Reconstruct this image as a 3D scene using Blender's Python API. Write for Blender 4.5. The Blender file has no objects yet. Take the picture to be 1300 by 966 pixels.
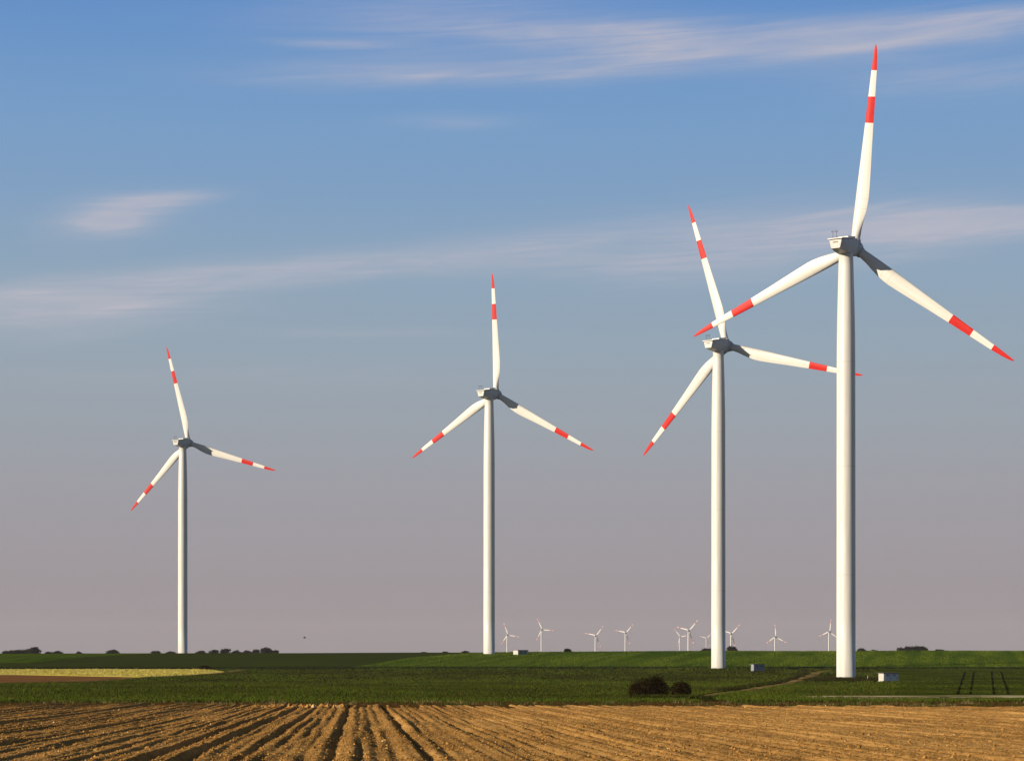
import bpy, math, random
import numpy as np
from mathutils import Matrix, Vector

random.seed(7)
rng = np.random.default_rng(7)
R = math.radians
scene = bpy.context.scene
COL = scene.collection

F = 2600.0 / 1300.0          # focal length / sensor width
EYE = 12.0                   # camera height above the datum
EXPOSURE = 0.45
HAZE = 3.2e-5
SUN_EL, SUN_PSI = R(14.5), R(61)     # sun: behind the camera, well to the left


# ------------------------------------------------------------------ helpers
def lin(r, g, b):
    f = lambda c: c / 12.92 if c <= 0.04045 else ((c + 0.055) / 1.055) ** 2.4
    return (f(r / 255), f(g / 255), f(b / 255))


def tag(o, label, cat=None, group=None, kind=None):
    o['label'] = label
    if cat: o['category'] = cat
    if group: o['group'] = group
    if kind: o['kind'] = kind
    return o


def empty(name, loc, rz=0.0):
    o = bpy.data.objects.new(name, None)
    COL.objects.link(o)
    o.location = loc
    o.rotation_euler = (0, 0, rz)
    o.empty_display_size = 1
    return o


def link(name, me, mats, parent=None):
    o = bpy.data.objects.new(name, me)
    COL.objects.link(o)
    for m in (mats if isinstance(mats, (list, tuple)) else [mats]):
        if m is not None and m.name not in [x.name for x in me.materials if x]:
            me.materials.append(m)
    if parent: o.parent = parent
    return o


def np_mesh(name, verts, faces, smooth=False, mat_idx=None):
    """verts (n,3), faces (m,k) numpy arrays with one k."""
    me = bpy.data.meshes.new(name)
    verts = np.asarray(verts, dtype=np.float32); faces = np.asarray(faces, dtype=np.int32)
    m, k = faces.shape
    me.vertices.add(len(verts)); me.vertices.foreach_set('co', verts.ravel())
    me.loops.add(m * k); me.loops.foreach_set('vertex_index', faces.ravel())
    me.polygons.add(m)
    me.polygons.foreach_set('loop_start', np.arange(0, m * k, k, dtype=np.int32))
    me.polygons.foreach_set('loop_total', np.full(m, k, dtype=np.int32))
    if mat_idx is not None: me.polygons.foreach_set('material_index', np.asarray(mat_idx, dtype=np.int32))
    me.polygons.foreach_set('use_smooth', np.full(m, smooth, dtype=bool))
    me.update(calc_edges=True)
    me.validate()
    return me


class MB:
    """collects simple shapes into one mesh"""
    def __init__(s): s.v = []; s.f = []; s.mi = []; s.sm = []
    def add(s, vs, fs, mi=0, sm=False):
        b = len(s.v); s.v += [tuple(v) for v in vs]
        for f in fs:
            s.f.append(tuple(b + i for i in f)); s.mi.append(mi); s.sm.append(sm)
    def box(s, x0, x1, y0, y1, z0, z1, mi=0, bev=0.0):
        if bev > 0:
            prof = [(x0 + bev, y0), (x1 - bev, y0), (x1, y0 + bev), (x1, y1 - bev), (x1 - bev, y1), (x0 + bev, y1), (x0, y1 - bev), (x0, y0 + bev)]
            cx, cy = (x0 + x1) / 2, (y0 + y1) / 2
            kx, ky = (x1 - x0 - 2 * bev) / (x1 - x0), (y1 - y0 - 2 * bev) / (y1 - y0)
            rings = []
            for z, k in ((z0, 1), (z0 + bev, 0), (z1 - bev, 0), (z1, 1)):
                rings.append([((cx + (p[0] - cx) * (kx if k else 1)), (cy + (p[1] - cy) * (ky if k else 1)), z) for p in prof])
            s.loft(rings, mi, cap=True); return
        vs = [(x, y, z) for z in (z0, z1) for y in (y0, y1) for x in (x0, x1)]
        s.add(vs, [(0, 2, 3, 1), (4, 5, 7, 6), (0, 1, 5, 4), (2, 6, 7, 3), (0, 4, 6, 2), (1, 3, 7, 5)], mi)
    def loft(s, rings, mi=0, cap=False, sm=False, mis=None):
        n = len(rings[0]); vs = [p for r in rings for p in r]; b = len(s.v)
        s.v += [tuple(v) for v in vs]
        for i in range(len(rings) - 1):
            for j in range(n):
                a, c = i * n + j, i * n + (j + 1) % n
                s.f.append((b + a, b + c, b + c + n, b + a + n)); s.mi.append(mis[i] if mis else mi); s.sm.append(sm)
        if cap:
            s.f.append(tuple(b + j for j in reversed(range(n)))); s.mi.append(mis[0] if mis else mi); s.sm.append(False)
            s.f.append(tuple(b + (len(rings) - 1) * n + j for j in range(n))); s.mi.append(mis[-1] if mis else mi); s.sm.append(False)
    def tube(s, pts, rads, n=8, mi=0, sm=True):
        rings = []
        P = [Vector(p) for p in pts]
        for i, p in enumerate(P):
            d = (P[min(i + 1, len(P) - 1)] - P[max(i - 1, 0)]).normalized()
            u = d.orthogonal().normalized(); w = d.cross(u)
            rings.append([p + (u * math.cos(2 * math.pi * k / n) + w * math.sin(2 * math.pi * k / n)) * rads[i] for k in range(n)])
        s.loft(rings, mi, cap=True, sm=sm)
    def lathe(s, prof, n=48, mi=0, sm=True, mis=None, axis='z', cap=True):
        rings = []
        for r, h in prof:
            ring = []
            for k in range(n):
                a = 2 * math.pi * k / n
                c, q = r * math.cos(a), r * math.sin(a)
                ring.append((c, q, h) if axis == 'z' else (q, h, c))
            rings.append(ring)
        s.loft(rings, mi, cap=cap, sm=sm, mis=mis)
    def mesh(s, name):
        me = bpy.data.meshes.new(name)
        me.from_pydata(s.v, [], s.f)
        me.polygons.foreach_set('material_index', s.mi)
        me.polygons.foreach_set('use_smooth', s.sm)
        me.update()
        return me
    def build(s, name, mats, parent=None):
        return link(name, s.mesh(name), mats, parent)


# ------------------------------------------------------------------ materials
def nodes_of(mat):
    mat.use_nodes = True
    nt = mat.node_tree
    return nt, nt.nodes['Principled BSDF']


def mat_noise(name, c1, c2, scale=(1, 1, 1), nscale=5.0, detail=6, rough=0.8, bump=0.0, bdist=0.05, contrast=(0.35, 0.65), c3=None, scale3=0.02, spec=0.3, rough2=None, bscale=None, sheen=0.0, warp=0.0):
    m = bpy.data.materials.new(name)
    nt, b = nodes_of(m); N = nt.nodes; L = nt.links
    tc = N.new('ShaderNodeTexCoord'); mp = N.new('ShaderNodeMapping')
    mp.inputs['Scale'].default_value = scale
    L.new(tc.outputs['Object'], mp.inputs['Vector'])
    nz = N.new('ShaderNodeTexNoise'); nz.inputs['Scale'].default_value = nscale; nz.inputs['Detail'].default_value = detail
    nz.inputs['Roughness'].default_value = 0.65; nz.inputs['Distortion'].default_value = warp
    L.new(mp.outputs[0], nz.inputs['Vector'])
    rp = N.new('ShaderNodeValToRGB')
    rp.color_ramp.elements[0].position, rp.color_ramp.elements[1].position = contrast
    rp.color_ramp.elements[0].color = (*c1, 1); rp.color_ramp.elements[1].color = (*c2, 1)
    L.new(nz.outputs['Fac'], rp.inputs['Fac'])
    out = rp.outputs['Color']
    if c3 is not None:
        n3 = N.new('ShaderNodeTexNoise'); n3.inputs['Scale'].default_value = scale3; n3.inputs['Detail'].default_value = 4
        L.new(tc.outputs['Object'], n3.inputs['Vector'])
        r3 = N.new('ShaderNodeValToRGB'); r3.color_ramp.elements[0].position = 0.42; r3.color_ramp.elements[1].position = 0.68
        L.new(n3.outputs['Fac'], r3.inputs['Fac'])
        mx = N.new('ShaderNodeMixRGB'); mx.inputs['Color2'].default_value = (*c3, 1)
        L.new(r3.outputs['Color'], mx.inputs['Fac']); L.new(out, mx.inputs['Color1'])
        out = mx.outputs['Color']
    L.new(out, b.inputs['Base Color'])
    b.inputs['Roughness'].default_value = rough
    b.inputs['Specular IOR Level'].default_value = spec
    if sheen: b.inputs['Sheen Weight'].default_value = sheen
    if bump > 0:
        nb = nz
        if bscale:
            nb = N.new('ShaderNodeTexNoise'); nb.inputs['Scale'].default_value = bscale; nb.inputs['Detail'].default_value = 5
            L.new(tc.outputs['Object'], nb.inputs['Vector'])
        bp = N.new('ShaderNodeBump'); bp.inputs['Strength'].default_value = bump; bp.inputs['Distance'].default_value = bdist
        L.new(nb.outputs['Fac'], bp.inputs['Height']); L.new(bp.outputs['Normal'], b.inputs['Normal'])
    return m


def mat_attr(name, rough=0.85, spec=0.15, translucent=0.0):
    """base colour from the mesh's own per-face tone attribute (each blade / clod / leaf has its own tint)"""
    m = bpy.data.materials.new(name)
    nt, b = nodes_of(m); N = nt.nodes; L = nt.links
    at = N.new('ShaderNodeAttribute'); at.attribute_name = 'tint'
    L.new(at.outputs['Color'], b.inputs['Base Color'])
    b.inputs['Roughness'].default_value = rough
    b.inputs['Specular IOR Level'].default_value = spec
    if translucent > 0:
        tr = N.new('ShaderNodeBsdfTranslucent'); L.new(at.outputs['Color'], tr.inputs['Color'])
        mx = N.new('ShaderNodeMixShader'); mx.inputs[0].default_value = translucent
        L.new(b.outputs[0], mx.inputs[1]); L.new(tr.outputs[0], mx.inputs[2])
        L.new(mx.outputs[0], N['Material Output'].inputs['Surface'])
    return m


def set_tint(me, cols):
    at = me.color_attributes.new('tint', 'FLOAT_COLOR', 'POINT')
    c = np.ones((len(me.vertices), 4), np.float32); c[:, :3] = cols
    at.data.foreach_set('color', c.ravel())


M_white = mat_noise('white_gelcoat', (0.57, 0.56, 0.52), (0.70, 0.69, 0.65), (1, 1, 0.06), 0.9, 5, rough=0.42, spec=0.4)
M_red = mat_noise('signal_red_paint', (0.47, 0.011, 0.008), (0.56, 0.016, 0.011), (1, 1, 0.4), 1.2, 4, rough=0.5, spec=0.2)
M_seam = mat_noise('seam_grey', (0.42, 0.41, 0.38), (0.5, 0.49, 0.46), rough=0.6)
M_nac = mat_noise('nacelle_gelcoat', (0.40, 0.40, 0.39), (0.48, 0.475, 0.46), (1, 1, 0.3), 0.8, 5, rough=0.45, spec=0.4)
M_dark = mat_noise('dark_metal', (0.05, 0.05, 0.055), (0.09, 0.09, 0.09), rough=0.5)
M_logo = mat_noise('faded_lettering', (0.16, 0.09, 0.08), (0.22, 0.13, 0.11), rough=0.6)
M_concrete = mat_noise('concrete', (0.38, 0.37, 0.34), (0.52, 0.5, 0.46), nscale=2, rough=0.9)
M_kwall = mat_noise('kiosk_plaster', (0.44, 0.42, 0.38), (0.56, 0.54, 0.49), nscale=1.5, rough=0.85)
M_kshade = mat_noise('kiosk_shaded_plaster', (0.20, 0.22, 0.25), (0.27, 0.29, 0.32), nscale=1.5, rough=0.85)  # blue grey of a shaded face put into the wall and door colour
M_kdoor = mat_noise('kiosk_door_paint', (0.50, 0.52, 0.54), (0.58, 0.60, 0.62), nscale=2, rough=0.5)
M_kgreen = mat_noise('kiosk_green_paint', (0.13, 0.19, 0.17), (0.18, 0.24, 0.21), nscale=2, rough=0.5)
M_kroof = mat_noise('kiosk_roof', (0.11, 0.10, 0.10), (0.17, 0.16, 0.15), nscale=2, rough=0.8)

M_ground = mat_noise('grassland_soil', (0.026, 0.034, 0.006), (0.046, 0.052, 0.009), (0.3, 1, 1), 0.5, 8, rough=1, bump=0.8, bdist=0.5, c3=(0.042, 0.036, 0.010), scale3=0.03, spec=0)
M_wheat = mat_noise('young_wheat', (0.036, 0.070, 0.006), (0.078, 0.128, 0.010), (1, 0.06, 1), 0.30, 8, rough=1, bump=0.8, bdist=0.25, c3=(0.084, 0.122, 0.011), scale3=0.022, spec=0, bscale=0.8, warp=0.4)
M_wheat_dark = mat_noise('dark_wheat', (0.030, 0.044, 0.008), (0.048, 0.062, 0.011), (0.12, 0.6, 1), 0.4, 7, rough=1, bump=0.6, bdist=0.25, c3=(0.040, 0.058, 0.010), scale3=0.02, spec=0)
M_wheat_side = mat_noise('mid_wheat', (0.034, 0.050, 0.006), (0.056, 0.074, 0.009), (1, 0.15, 1), 0.5, 7, rough=1, bump=0.6, bdist=0.25, c3=(0.066, 0.078, 0.010), scale3=0.05, spec=0)
M_rape = mat_noise('yellow_crop', (0.56, 0.45, 0.07), (0.74, 0.62, 0.13), (0.4, 1, 1), 0.5, 6, rough=1, bump=0.5, bdist=0.2, c3=(0.66, 0.58, 0.18), scale3=0.03, spec=0)
M_fallow = mat_noise('red_brown_soil', (0.19, 0.090, 0.034), (0.25, 0.12, 0.046), (0.2, 1, 1), 0.6, 6, rough=1, bump=0.5, bdist=0.2, spec=0)
M_track = mat_noise('sandy_track', (0.18, 0.125, 0.045), (0.40, 0.28, 0.11), (1, 0.3, 1), 0.5, 6, rough=1, bump=0.5, bdist=0.1, c3=(0.06, 0.058, 0.014), scale3=0.12, spec=0)
M_gravel = mat_noise('pale_gravel', (0.42, 0.36, 0.20), (0.68, 0.60, 0.38), (1, 1, 1), 1.2, 6, rough=1, bump=0.5, bdist=0.1, c3=(0.16, 0.15, 0.05), scale3=0.10, spec=0)
M_wheel = mat_noise('shaded_rut_soil', (0.012, 0.013, 0.004), (0.022, 0.020, 0.006), (1, 1, 1), 0.8, 5, rough=1, spec=0)  # bare soil, with the shade between the crops put into its colour
M_verge = mat_noise('verge_soil', (0.075, 0.040, 0.010), (0.13, 0.068, 0.016), (0.2, 1, 1), 1.2, 6, rough=1, bump=0.6, bdist=0.1, spec=0)
M_soil = mat_noise('ploughed_soil', (0.21, 0.112, 0.034), (0.47, 0.262, 0.082), (1, 0.35, 1), 2.6, 10, rough=1, bump=1.0, bdist=0.07, contrast=(0.36, 0.64), c3=(0.48, 0.275, 0.090), scale3=0.09, spec=0, bscale=9)
M_clod = mat_attr('clod_soil', rough=1, spec=0)
M_grass = mat_attr('grass_blade', rough=1, spec=0, translucent=0.25)
M_leaf = mat_attr('leaf_tint', rough=1, spec=0, translucent=0.15)
M_bark = mat_noise('bark', (0.045, 0.032, 0.022), (0.085, 0.062, 0.042), (1, 1, 0.2), 6, 6, rough=0.95, bump=0.5)
M_twig = mat_noise('dark_twig', (0.014, 0.009, 0.005), (0.03, 0.02, 0.01), nscale=6, rough=1, spec=0)
M_bird = mat_noise('bird_feather', (0.03, 0.028, 0.026), (0.06, 0.055, 0.05), nscale=8, rough=0.8)

# ------------------------------------------------------------------ terrain
KN = [(-500, -2.0), (0, -2.4), (30, -2.9), (65, -3.6), (130, -4.65), (195, -5.6), (240, -5.87), (320, -6.37), (473, -7.75), (560, -7.35), (634, -6.80),
      (655, -6.60), (690, -5.55), (730, -4.10), (780, -2.55), (815, -1.95), (850, -1.80), (900, -2.6), (970, -4.6), (1050, -5.8), (1300, -7.5),
      (1700, -10.5), (2600, -15), (4000, -21), (7000, -33), (11000, -49), (20000, -85)]
_d = np.arange(-500, 20001, 5.0)
_z = np.interp(_d, [k[0] for k in KN], [k[1] for k in KN])
_k = np.hanning(9); _k /= _k.sum()
_z = np.convolve(np.pad(_z, 4, mode='edge'), _k, mode='valid')


def gz(x, y):
    x = np.asarray(x, float); y = np.asarray(y, float)
    z = np.interp(y, _d, _z)
    t = x / np.maximum(np.abs(y), 120.0)
    crest = np.exp(-((y - 840) / 110.0) ** 2)
    s = np.clip((t + 0.04) / 0.14, -1, 1)
    z = z + crest * (0.45 * s - 0.35) * 0.95
    z = z + 0.10 * np.sin(x / 61.0 + 1.3) * np.sin(y / 83.0) * np.clip((y - 220) / 200, 0, 1)
    z = z + 0.05 * np.sin(x / 17.0 + y / 29.0) * np.clip((y - 220) / 200, 0, 1)
    # the low mounds the two right-hand towers stand on
    z = z + 0.55 * np.exp(-(((x - 77) / 11.0) ** 2 + ((y - 473) / 16.0) ** 2))
    z = z + 0.45 * np.exp(-(((x - 65) / 12.0) ** 2 + ((y - 636) / 10.0) ** 2))
    return z + EYE


ys = np.concatenate([np.arange(-400, 200, 12.0), np.arange(200, 1100, 4.0), np.arange(1100, 2600, 40.0), np.arange(2600, 14001, 600.0)])
ts = np.concatenate([np.linspace(-0.9, -0.5, 12)[:-1], np.linspace(-0.5, 0.5, 161), np.linspace(0.5, 0.9, 12)[1:]])
Y, T = np.meshgrid(ys, ts, indexing='ij')
X = T * (np.maximum(Y, 0) + 220.0)
Zg = gz(X, Y) - 0.45 * np.clip(1 - np.maximum(np.abs(Y - 120) - 75, 0) / 8.0, 0, 1)    # dips under the ploughed field's own mesh


def grid_faces(nr, nc):
    i = np.arange(nr - 1)[:, None] * nc + np.arange(nc - 1)[None, :]
    return np.stack([i, i + 1, i + nc + 1, i + nc], -1).reshape(-1, 4)


me = np_mesh('ground', np.stack([X, Y, Zg], -1).reshape(-1, 3), grid_faces(*Y.shape), smooth=True)
tag(link('ground', me, M_ground), 'dark green grassland sheet running from the fields to the horizon', 'ground', kind='structure')


def patch(name, label, cat, y0, y1, xl, xr, off, mat, ny=80, nx=60, rag=0.0, lo=None, hi=None):
    """a field sheet laid over the ground, with a skirt down to it (crop height)"""
    yy = np.linspace(y0, y1, ny)
    rows = []
    for y in yy:
        a, b = xl(y), xr(y)
        rows.append(np.linspace(a, b, nx))
    Xp = np.array(rows); Yp = np.repeat(yy[:, None], nx, 1)
    fr_ = np.linspace(0, 1, ny)[:, None]
    if lo: Yp = Yp + (1 - fr_) * lo(Xp)
    if hi: Yp = Yp + fr_ * hi(Xp)
    if rag:
        edge = np.zeros_like(Yp); edge[0] = 1; edge[-1] = 1
        Yp = Yp + rag * edge * (np.sin(Xp * 0.37) + 0.7 * np.sin(Xp * 0.91 + 2))
    Zp = gz(Xp, Yp) + off
    V = np.stack([Xp, Yp, Zp], -1).reshape(-1, 3); Fc = grid_faces(ny, nx)
    idx = np.arange(ny * nx).reshape(ny, nx)
    loop = np.concatenate([idx[0, :], idx[1:, -1], idx[-1, -2::-1], idx[-2:0:-1, 0]])
    low = V[loop].copy(); low[:, 2] -= off + 0.3
    n0 = len(V); m = len(loop); j = np.arange(m); k = (j + 1) % m
    sk = np.stack([loop[j], n0 + j, n0 + k, loop[k]], -1)
    me = np_mesh(name, np.concatenate([V, low]), np.concatenate([Fc, sk]), smooth=False)
    return tag(link(name, me, mat), label, cat, kind='structure')


fan = lambda k: (lambda y: k * y)
# bright young wheat on the rising ground, right of a slanting edge
edgeX = lambda y: float(np.interp(y, [652, 745, 800, 1000], [-52, -37, -15, 60]))
patch('wheat_field', 'bright green young wheat on the rising slope behind the right-hand towers', 'field', 651, 1000, edgeX, fan(0.42), 0.30, M_wheat, 130, 160)
patch('dark_crop_field', 'dark green crop on the far slope behind the left half', 'field', 654, 1000, fan(-0.42), lambda y: edgeX(y) - 0.5, 0.24, M_wheat_dark, 130, 160)
patch('light_crop_field', 'brighter green crop strip at the far left horizon', 'field', 700, 830, fan(-0.42), lambda y: float(np.interp(y, [700, 760, 830], [-165, -158, -140])), 0.27, M_wheat, 70, 50)
slant = lambda x: np.interp(x, [-135, -92], [40, 0])
# yellow crop and brown soil at the left
patch('yellow_field', 'strip of pale yellow flowering crop at the left edge', 'field', 522, 646, fan(-0.42), lambda y: float(np.interp(y, [522, 560, 600, 646], [-95, -84, -84, -96])), 0.05, M_rape, 40, 80, lo=slant)
patch('fallow_field', 'wedge of red brown bare soil below the yellow crop', 'field', 400, 519, fan(-0.42), lambda y: float(np.interp(y, [400, 440, 480, 519], [-100, -97, -94, -92])), 0.06, M_fallow, 40, 60, hi=slant)
patch('crop_field', 'mid green crop with dark wheel ruts at the right edge', 'field', 246, 640, lambda y: float(np.interp(y, [246, 400, 470, 640], [46, 76, 88, 112])), fan(0.42), 0.22, M_wheat_side, 120, 60)


def at_px(px, D):
    return (px - 650) / 2600.0 * D


def ribbon(name, label, cat, pts, widths, off, mat, kind='structure', n=60, jag=0.0):
    pts = np.array(pts, float); s = np.linspace(0, 1, n)
    k = np.linspace(0, 1, len(pts))
    cx = np.interp(s, k, pts[:, 0]); cy = np.interp(s, k, pts[:, 1]); w = np.interp(s, np.linspace(0, 1, len(widths)), widths)
    dx, dy = np.gradient(cx), np.gradient(cy); L = np.hypot(dx, dy); nx_, ny_ = dy / L, -dx / L
    V = []
    for u in np.linspace(-0.5, 0.5, 5):
        ww = w * (1 + (jag * rng.normal(size=n) if abs(u) == 0.5 else 0))
        px, py = cx + nx_ * ww * u, cy + ny_ * ww * u
        V.append(np.stack([px, py, gz(px, py) + off - (0.06 if abs(u) == 0.5 else 0)], -1))
    V = np.stack(V, 1).reshape(-1, 3)
    return V, grid_faces(n, 5)


def ribbon_obj(name, label, cat, ribs, mat):
    vs, fs, b = [], [], 0
    for V, Fc in ribs:
        vs.append(V); fs.append(Fc + b); b += len(V)
    return tag(link(name, np_mesh(name, np.concatenate(vs), np.concatenate(fs), smooth=True), mat), label, cat, kind='structure')


ribbon_obj('dirt_path', 'sandy path climbing through the grass toward the right-hand tower', 'path',
           [ribbon('', '', '', [(21.5, 240), (27.5, 272), (36, 309), (47, 369), (63, 457), (88, 590), (97, 622)], [1.2, 1.6, 2.4, 2.8, 3.0, 2.6, 1.8], 0.08, M_track, jag=0.25)], M_track)
ribbon_obj('gravel_path', 'pale gravel strip along the front of the right-hand crop', 'path',
           [ribbon('', '', '', [(36, 238), (45, 237.5), (62, 237.5), (100, 237)], [3.0, 9, 15, 18], 0.28, M_gravel, n=120, jag=0.2)], M_gravel)
ribbon_obj('farm_track', 'thin tan track along the edge of the brown field', 'path',
           [ribbon('', '', '', [(-108, 470), (-97, 500), (-86, 540), (-82, 590), (-84, 640)], [1.5, 2.2, 2.5, 3, 3], 0.12, M_track, jag=0.2)], M_track)
wr = []
for p0, p1 in ((1215, 1225.5), (1231.5, 1236.5), (1261.5, 1258.5), (1280, 1270.5)):
    pp = []
    for D in (254, 290, 340, 400, 470, 530, 590):
        xx = at_px((p0 + p1) / 2, D)
        yp = 822 + 2600 * (EYE - float(gz(xx, D))) / D
        pp.append((at_px(p0 + (p1 - p0) * (883 - yp) / 31.0, D), D))
    wr.append(ribbon('', '', '', pp, [0.30, 0.42, 0.62], 0.29, M_wheel, n=120, jag=0.15))
ribbon_obj('wheel_ruts', 'two pairs of dark wheel ruts running up the right-hand crop', 'wheel ruts', wr, M_wheel)

# ------------------------------------------------------------------ ploughed field
U_SLOPE = 0.0746
u = np.arange(-74, 90, 0.085)
yrows = [34.0]
while yrows[-1] < 203: yrows.append(yrows[-1] + 0.12 + 0.0021 * yrows[-1])
yv = np.array(yrows)
Yf, Uf = np.meshgrid(yv, u, indexing='ij')


def vnoise(x, y, seed):
    """cheap smooth 2-D value noise"""
    r = np.random.default_rng(seed).random((257, 257))
    xi, yi = np.floor(x).astype(int), np.floor(y).astype(int)
    fx, fy = x - xi, y - yi
    fx = fx * fx * (3 - 2 * fx); fy = fy * fy * (3 - 2 * fy)
    a, b, c, d = r[xi % 257, yi % 257], r[(xi + 1) % 257, yi % 257], r[xi % 257, (yi + 1) % 257], r[(xi + 1) % 257, (yi + 1) % 257]
    return (a * (1 - fx) + b * fx) * (1 - fy) + (c * (1 - fx) + d * fx) * fy - 0.5


wob = 0.14 * vnoise(Yf / 14, Uf / 9, 1) + 0.06 * vnoise(Yf / 3.5, Uf / 3, 2)
Uw = Uf + wob
rowamp = 0.6 + 0.9 * (vnoise(np.floor(Uw / 0.72) * 3.7, Yf / 22.0, 3) + 0.5)
left_rough = np.clip(0.82 + np.abs(Uf) / 160.0, 0.75, 1.1)               # the right side was harrowed finer
ridge = (0.060 * np.abs(np.sin(math.pi * Uw / 0.62)) ** 0.9) * rowamp + 0.085 * vnoise(Uw / 0.22, Yf / 12.0, 31) + 0.11 * vnoise(Uw / 0.55, Yf / 20.0, 32) + 0.07 * vnoise(Uw / 1.3, Yf / 40.0, 33)
# deep plough furrows at irregular spacing, each with a thrown-up lip
deep = np.zeros_like(Uf)
pos = -76.0
while pos < 90:
    pos += random.uniform(1.1, 3.2)
    w = random.uniform(0.11, 0.21); dpt = random.choice((0.05, 0.08, 0.12, 0.18, 0.25))
    gate = np.clip(1.0 + 0.9 * vnoise(Yf / 40.0, np.full_like(Yf, pos * 1.7), int(pos * 10) % 1000 + 5000), 0.15, 1.3)
    dd = Uw - pos
    near = np.abs(dd) < 1.6
    deep[near] += (gate * (-dpt * np.exp(-(dd / w) ** 2) + 0.55 * dpt * np.exp(-((dd + 0.42) / 0.24) ** 2) + 0.35 * dpt * np.exp(-((dd - 0.5) / 0.25) ** 2)))[near]
lump = 0.040 * vnoise(Uf / 0.32, Yf / 0.9, 11) + 0.045 * vnoise(Uf / 0.17, Yf / 0.4, 12) + 0.05 * vnoise(Uf / 1.6, Yf / 5.6, 13)
Xf = Uf - U_SLOPE * Yf
Zf = gz(Xf, Yf) + (ridge + deep) * left_rough + lump * (0.7 + 0.3 * left_rough)
end_y = 196.5 - 0.16 * Xf
endfall = np.clip((Yf - end_y) / 1.2, 0, 1)
Zf = Zf - 0.55 * endfall
V = np.stack([Xf, Yf, Zf], -1).reshape(-1, 3)
Fc = grid_faces(*Yf.shape)
cx = V[Fc].mean(1)
keep = (np.abs(cx[:, 0]) < 0.33 * cx[:, 1] + 6) & (cx[:, 1] < 196.5 - 0.16 * cx[:, 0] + 1.6)
Fc = Fc[keep]
used, inv = np.unique(Fc, return_inverse=True)
me = np_mesh('ploughed_field', V[used], inv.reshape(-1, 4), smooth=True)
tag(link('ploughed_field', me, M_soil), 'golden brown ploughed soil with furrows running away from the viewer', 'field', kind='structure')
field_z = lambda x, y: None

# clods of earth lying on the furrows
NC = 110000
cy = 45 + (rng.random(NC) ** 0.8) * 145; cxx = (rng.random(NC) * 2 - 1) * (0.30 * cy + 3)
cu = cxx + U_SLOPE * cy
iy = np.clip(np.searchsorted(yv, cy), 0, len(yv) - 1); iu = np.clip(np.searchsorted(u, cu), 0, len(u) - 1)
cz = Zf[iy, iu]
ok = cy < 195 - 0.16 * cxx
cxx, cy, cz = cxx[ok], cy[ok], cz[ok]; NC = len(cy)
sz = 0.016 + 0.032 * rng.random(NC) ** 2.5 + (rng.random(NC) < 0.012) * 0.05
k = 160
px_ = 320 + rng.random(k) * 120; hy = 184 + 9 * rng.random(k)
hx = (px_ - 650) / 2600 * hy
hz = Zf[np.clip(np.searchsorted(yv, hy), 0, len(yv) - 1), np.clip(np.searchsorted(u, hx + U_SLOPE * hy), 0, len(u) - 1)]
cxx, cy, cz = np.concatenate([cxx, hx]), np.concatenate([cy, hy]), np.concatenate([cz, hz])
sz = np.concatenate([sz, 0.08 + 0.22 * rng.random(k) ** 2]); NC += k
octa = np.array([(1, 0, 0), (0, 1, 0), (-1, 0, 0), (0, -1, 0), (0, 0, 1), (0, 0, -1)], float)
of = np.array([(0, 1, 4), (1, 2, 4), (2, 3, 4), (3, 0, 4), (1, 0, 5), (2, 1, 5), (3, 2, 5), (0, 3, 5)])
ang = rng.random(NC) * 6.283
ca, sa = np.cos(ang), np.sin(ang)
pts = octa[None] * (0.7 + 0.6 * rng.random((NC, 6, 1))) * sz[:, None, None] * np.array([1.2, 1.0, 0.8])
Vc = np.stack([pts[..., 0] * ca[:, None] - pts[..., 1] * sa[:, None], pts[..., 0] * sa[:, None] + pts[..., 1] * ca[:, None], pts[..., 2]], -1)
Vc += np.stack([cxx, cy, cz + sz * 0.25], -1)[:, None]
Fo = (of[None] + (np.arange(NC) * 6)[:, None, None]).reshape(-1, 3)
me = np_mesh('soil_clods', Vc.reshape(-1, 3), Fo)
tone = 0.55 + 0.8 * rng.random(NC)
base_c = np.where((rng.random(NC) < 0.012)[:, None], np.array([[0.55, 0.42, 0.20]]), np.array([[0.38, 0.20, 0.056]]))
set_tint(me, np.repeat((base_c * tone[:, None]), 6, 0))
tag(link('soil_clods', me, M_clod), 'crumbled clods of brown earth scattered over the ploughed furrows', 'soil clods', kind='stuff')

# brown verge between the soil and the grass
patch('verge', 'dark brown unsown verge between ploughed soil and grass', 'verge', 186, 216, lambda y: -0.36 * y - 4, lambda y: 0.36 * y + 4, 0.03, M_verge, 24, 400, rag=1.0)


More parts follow.
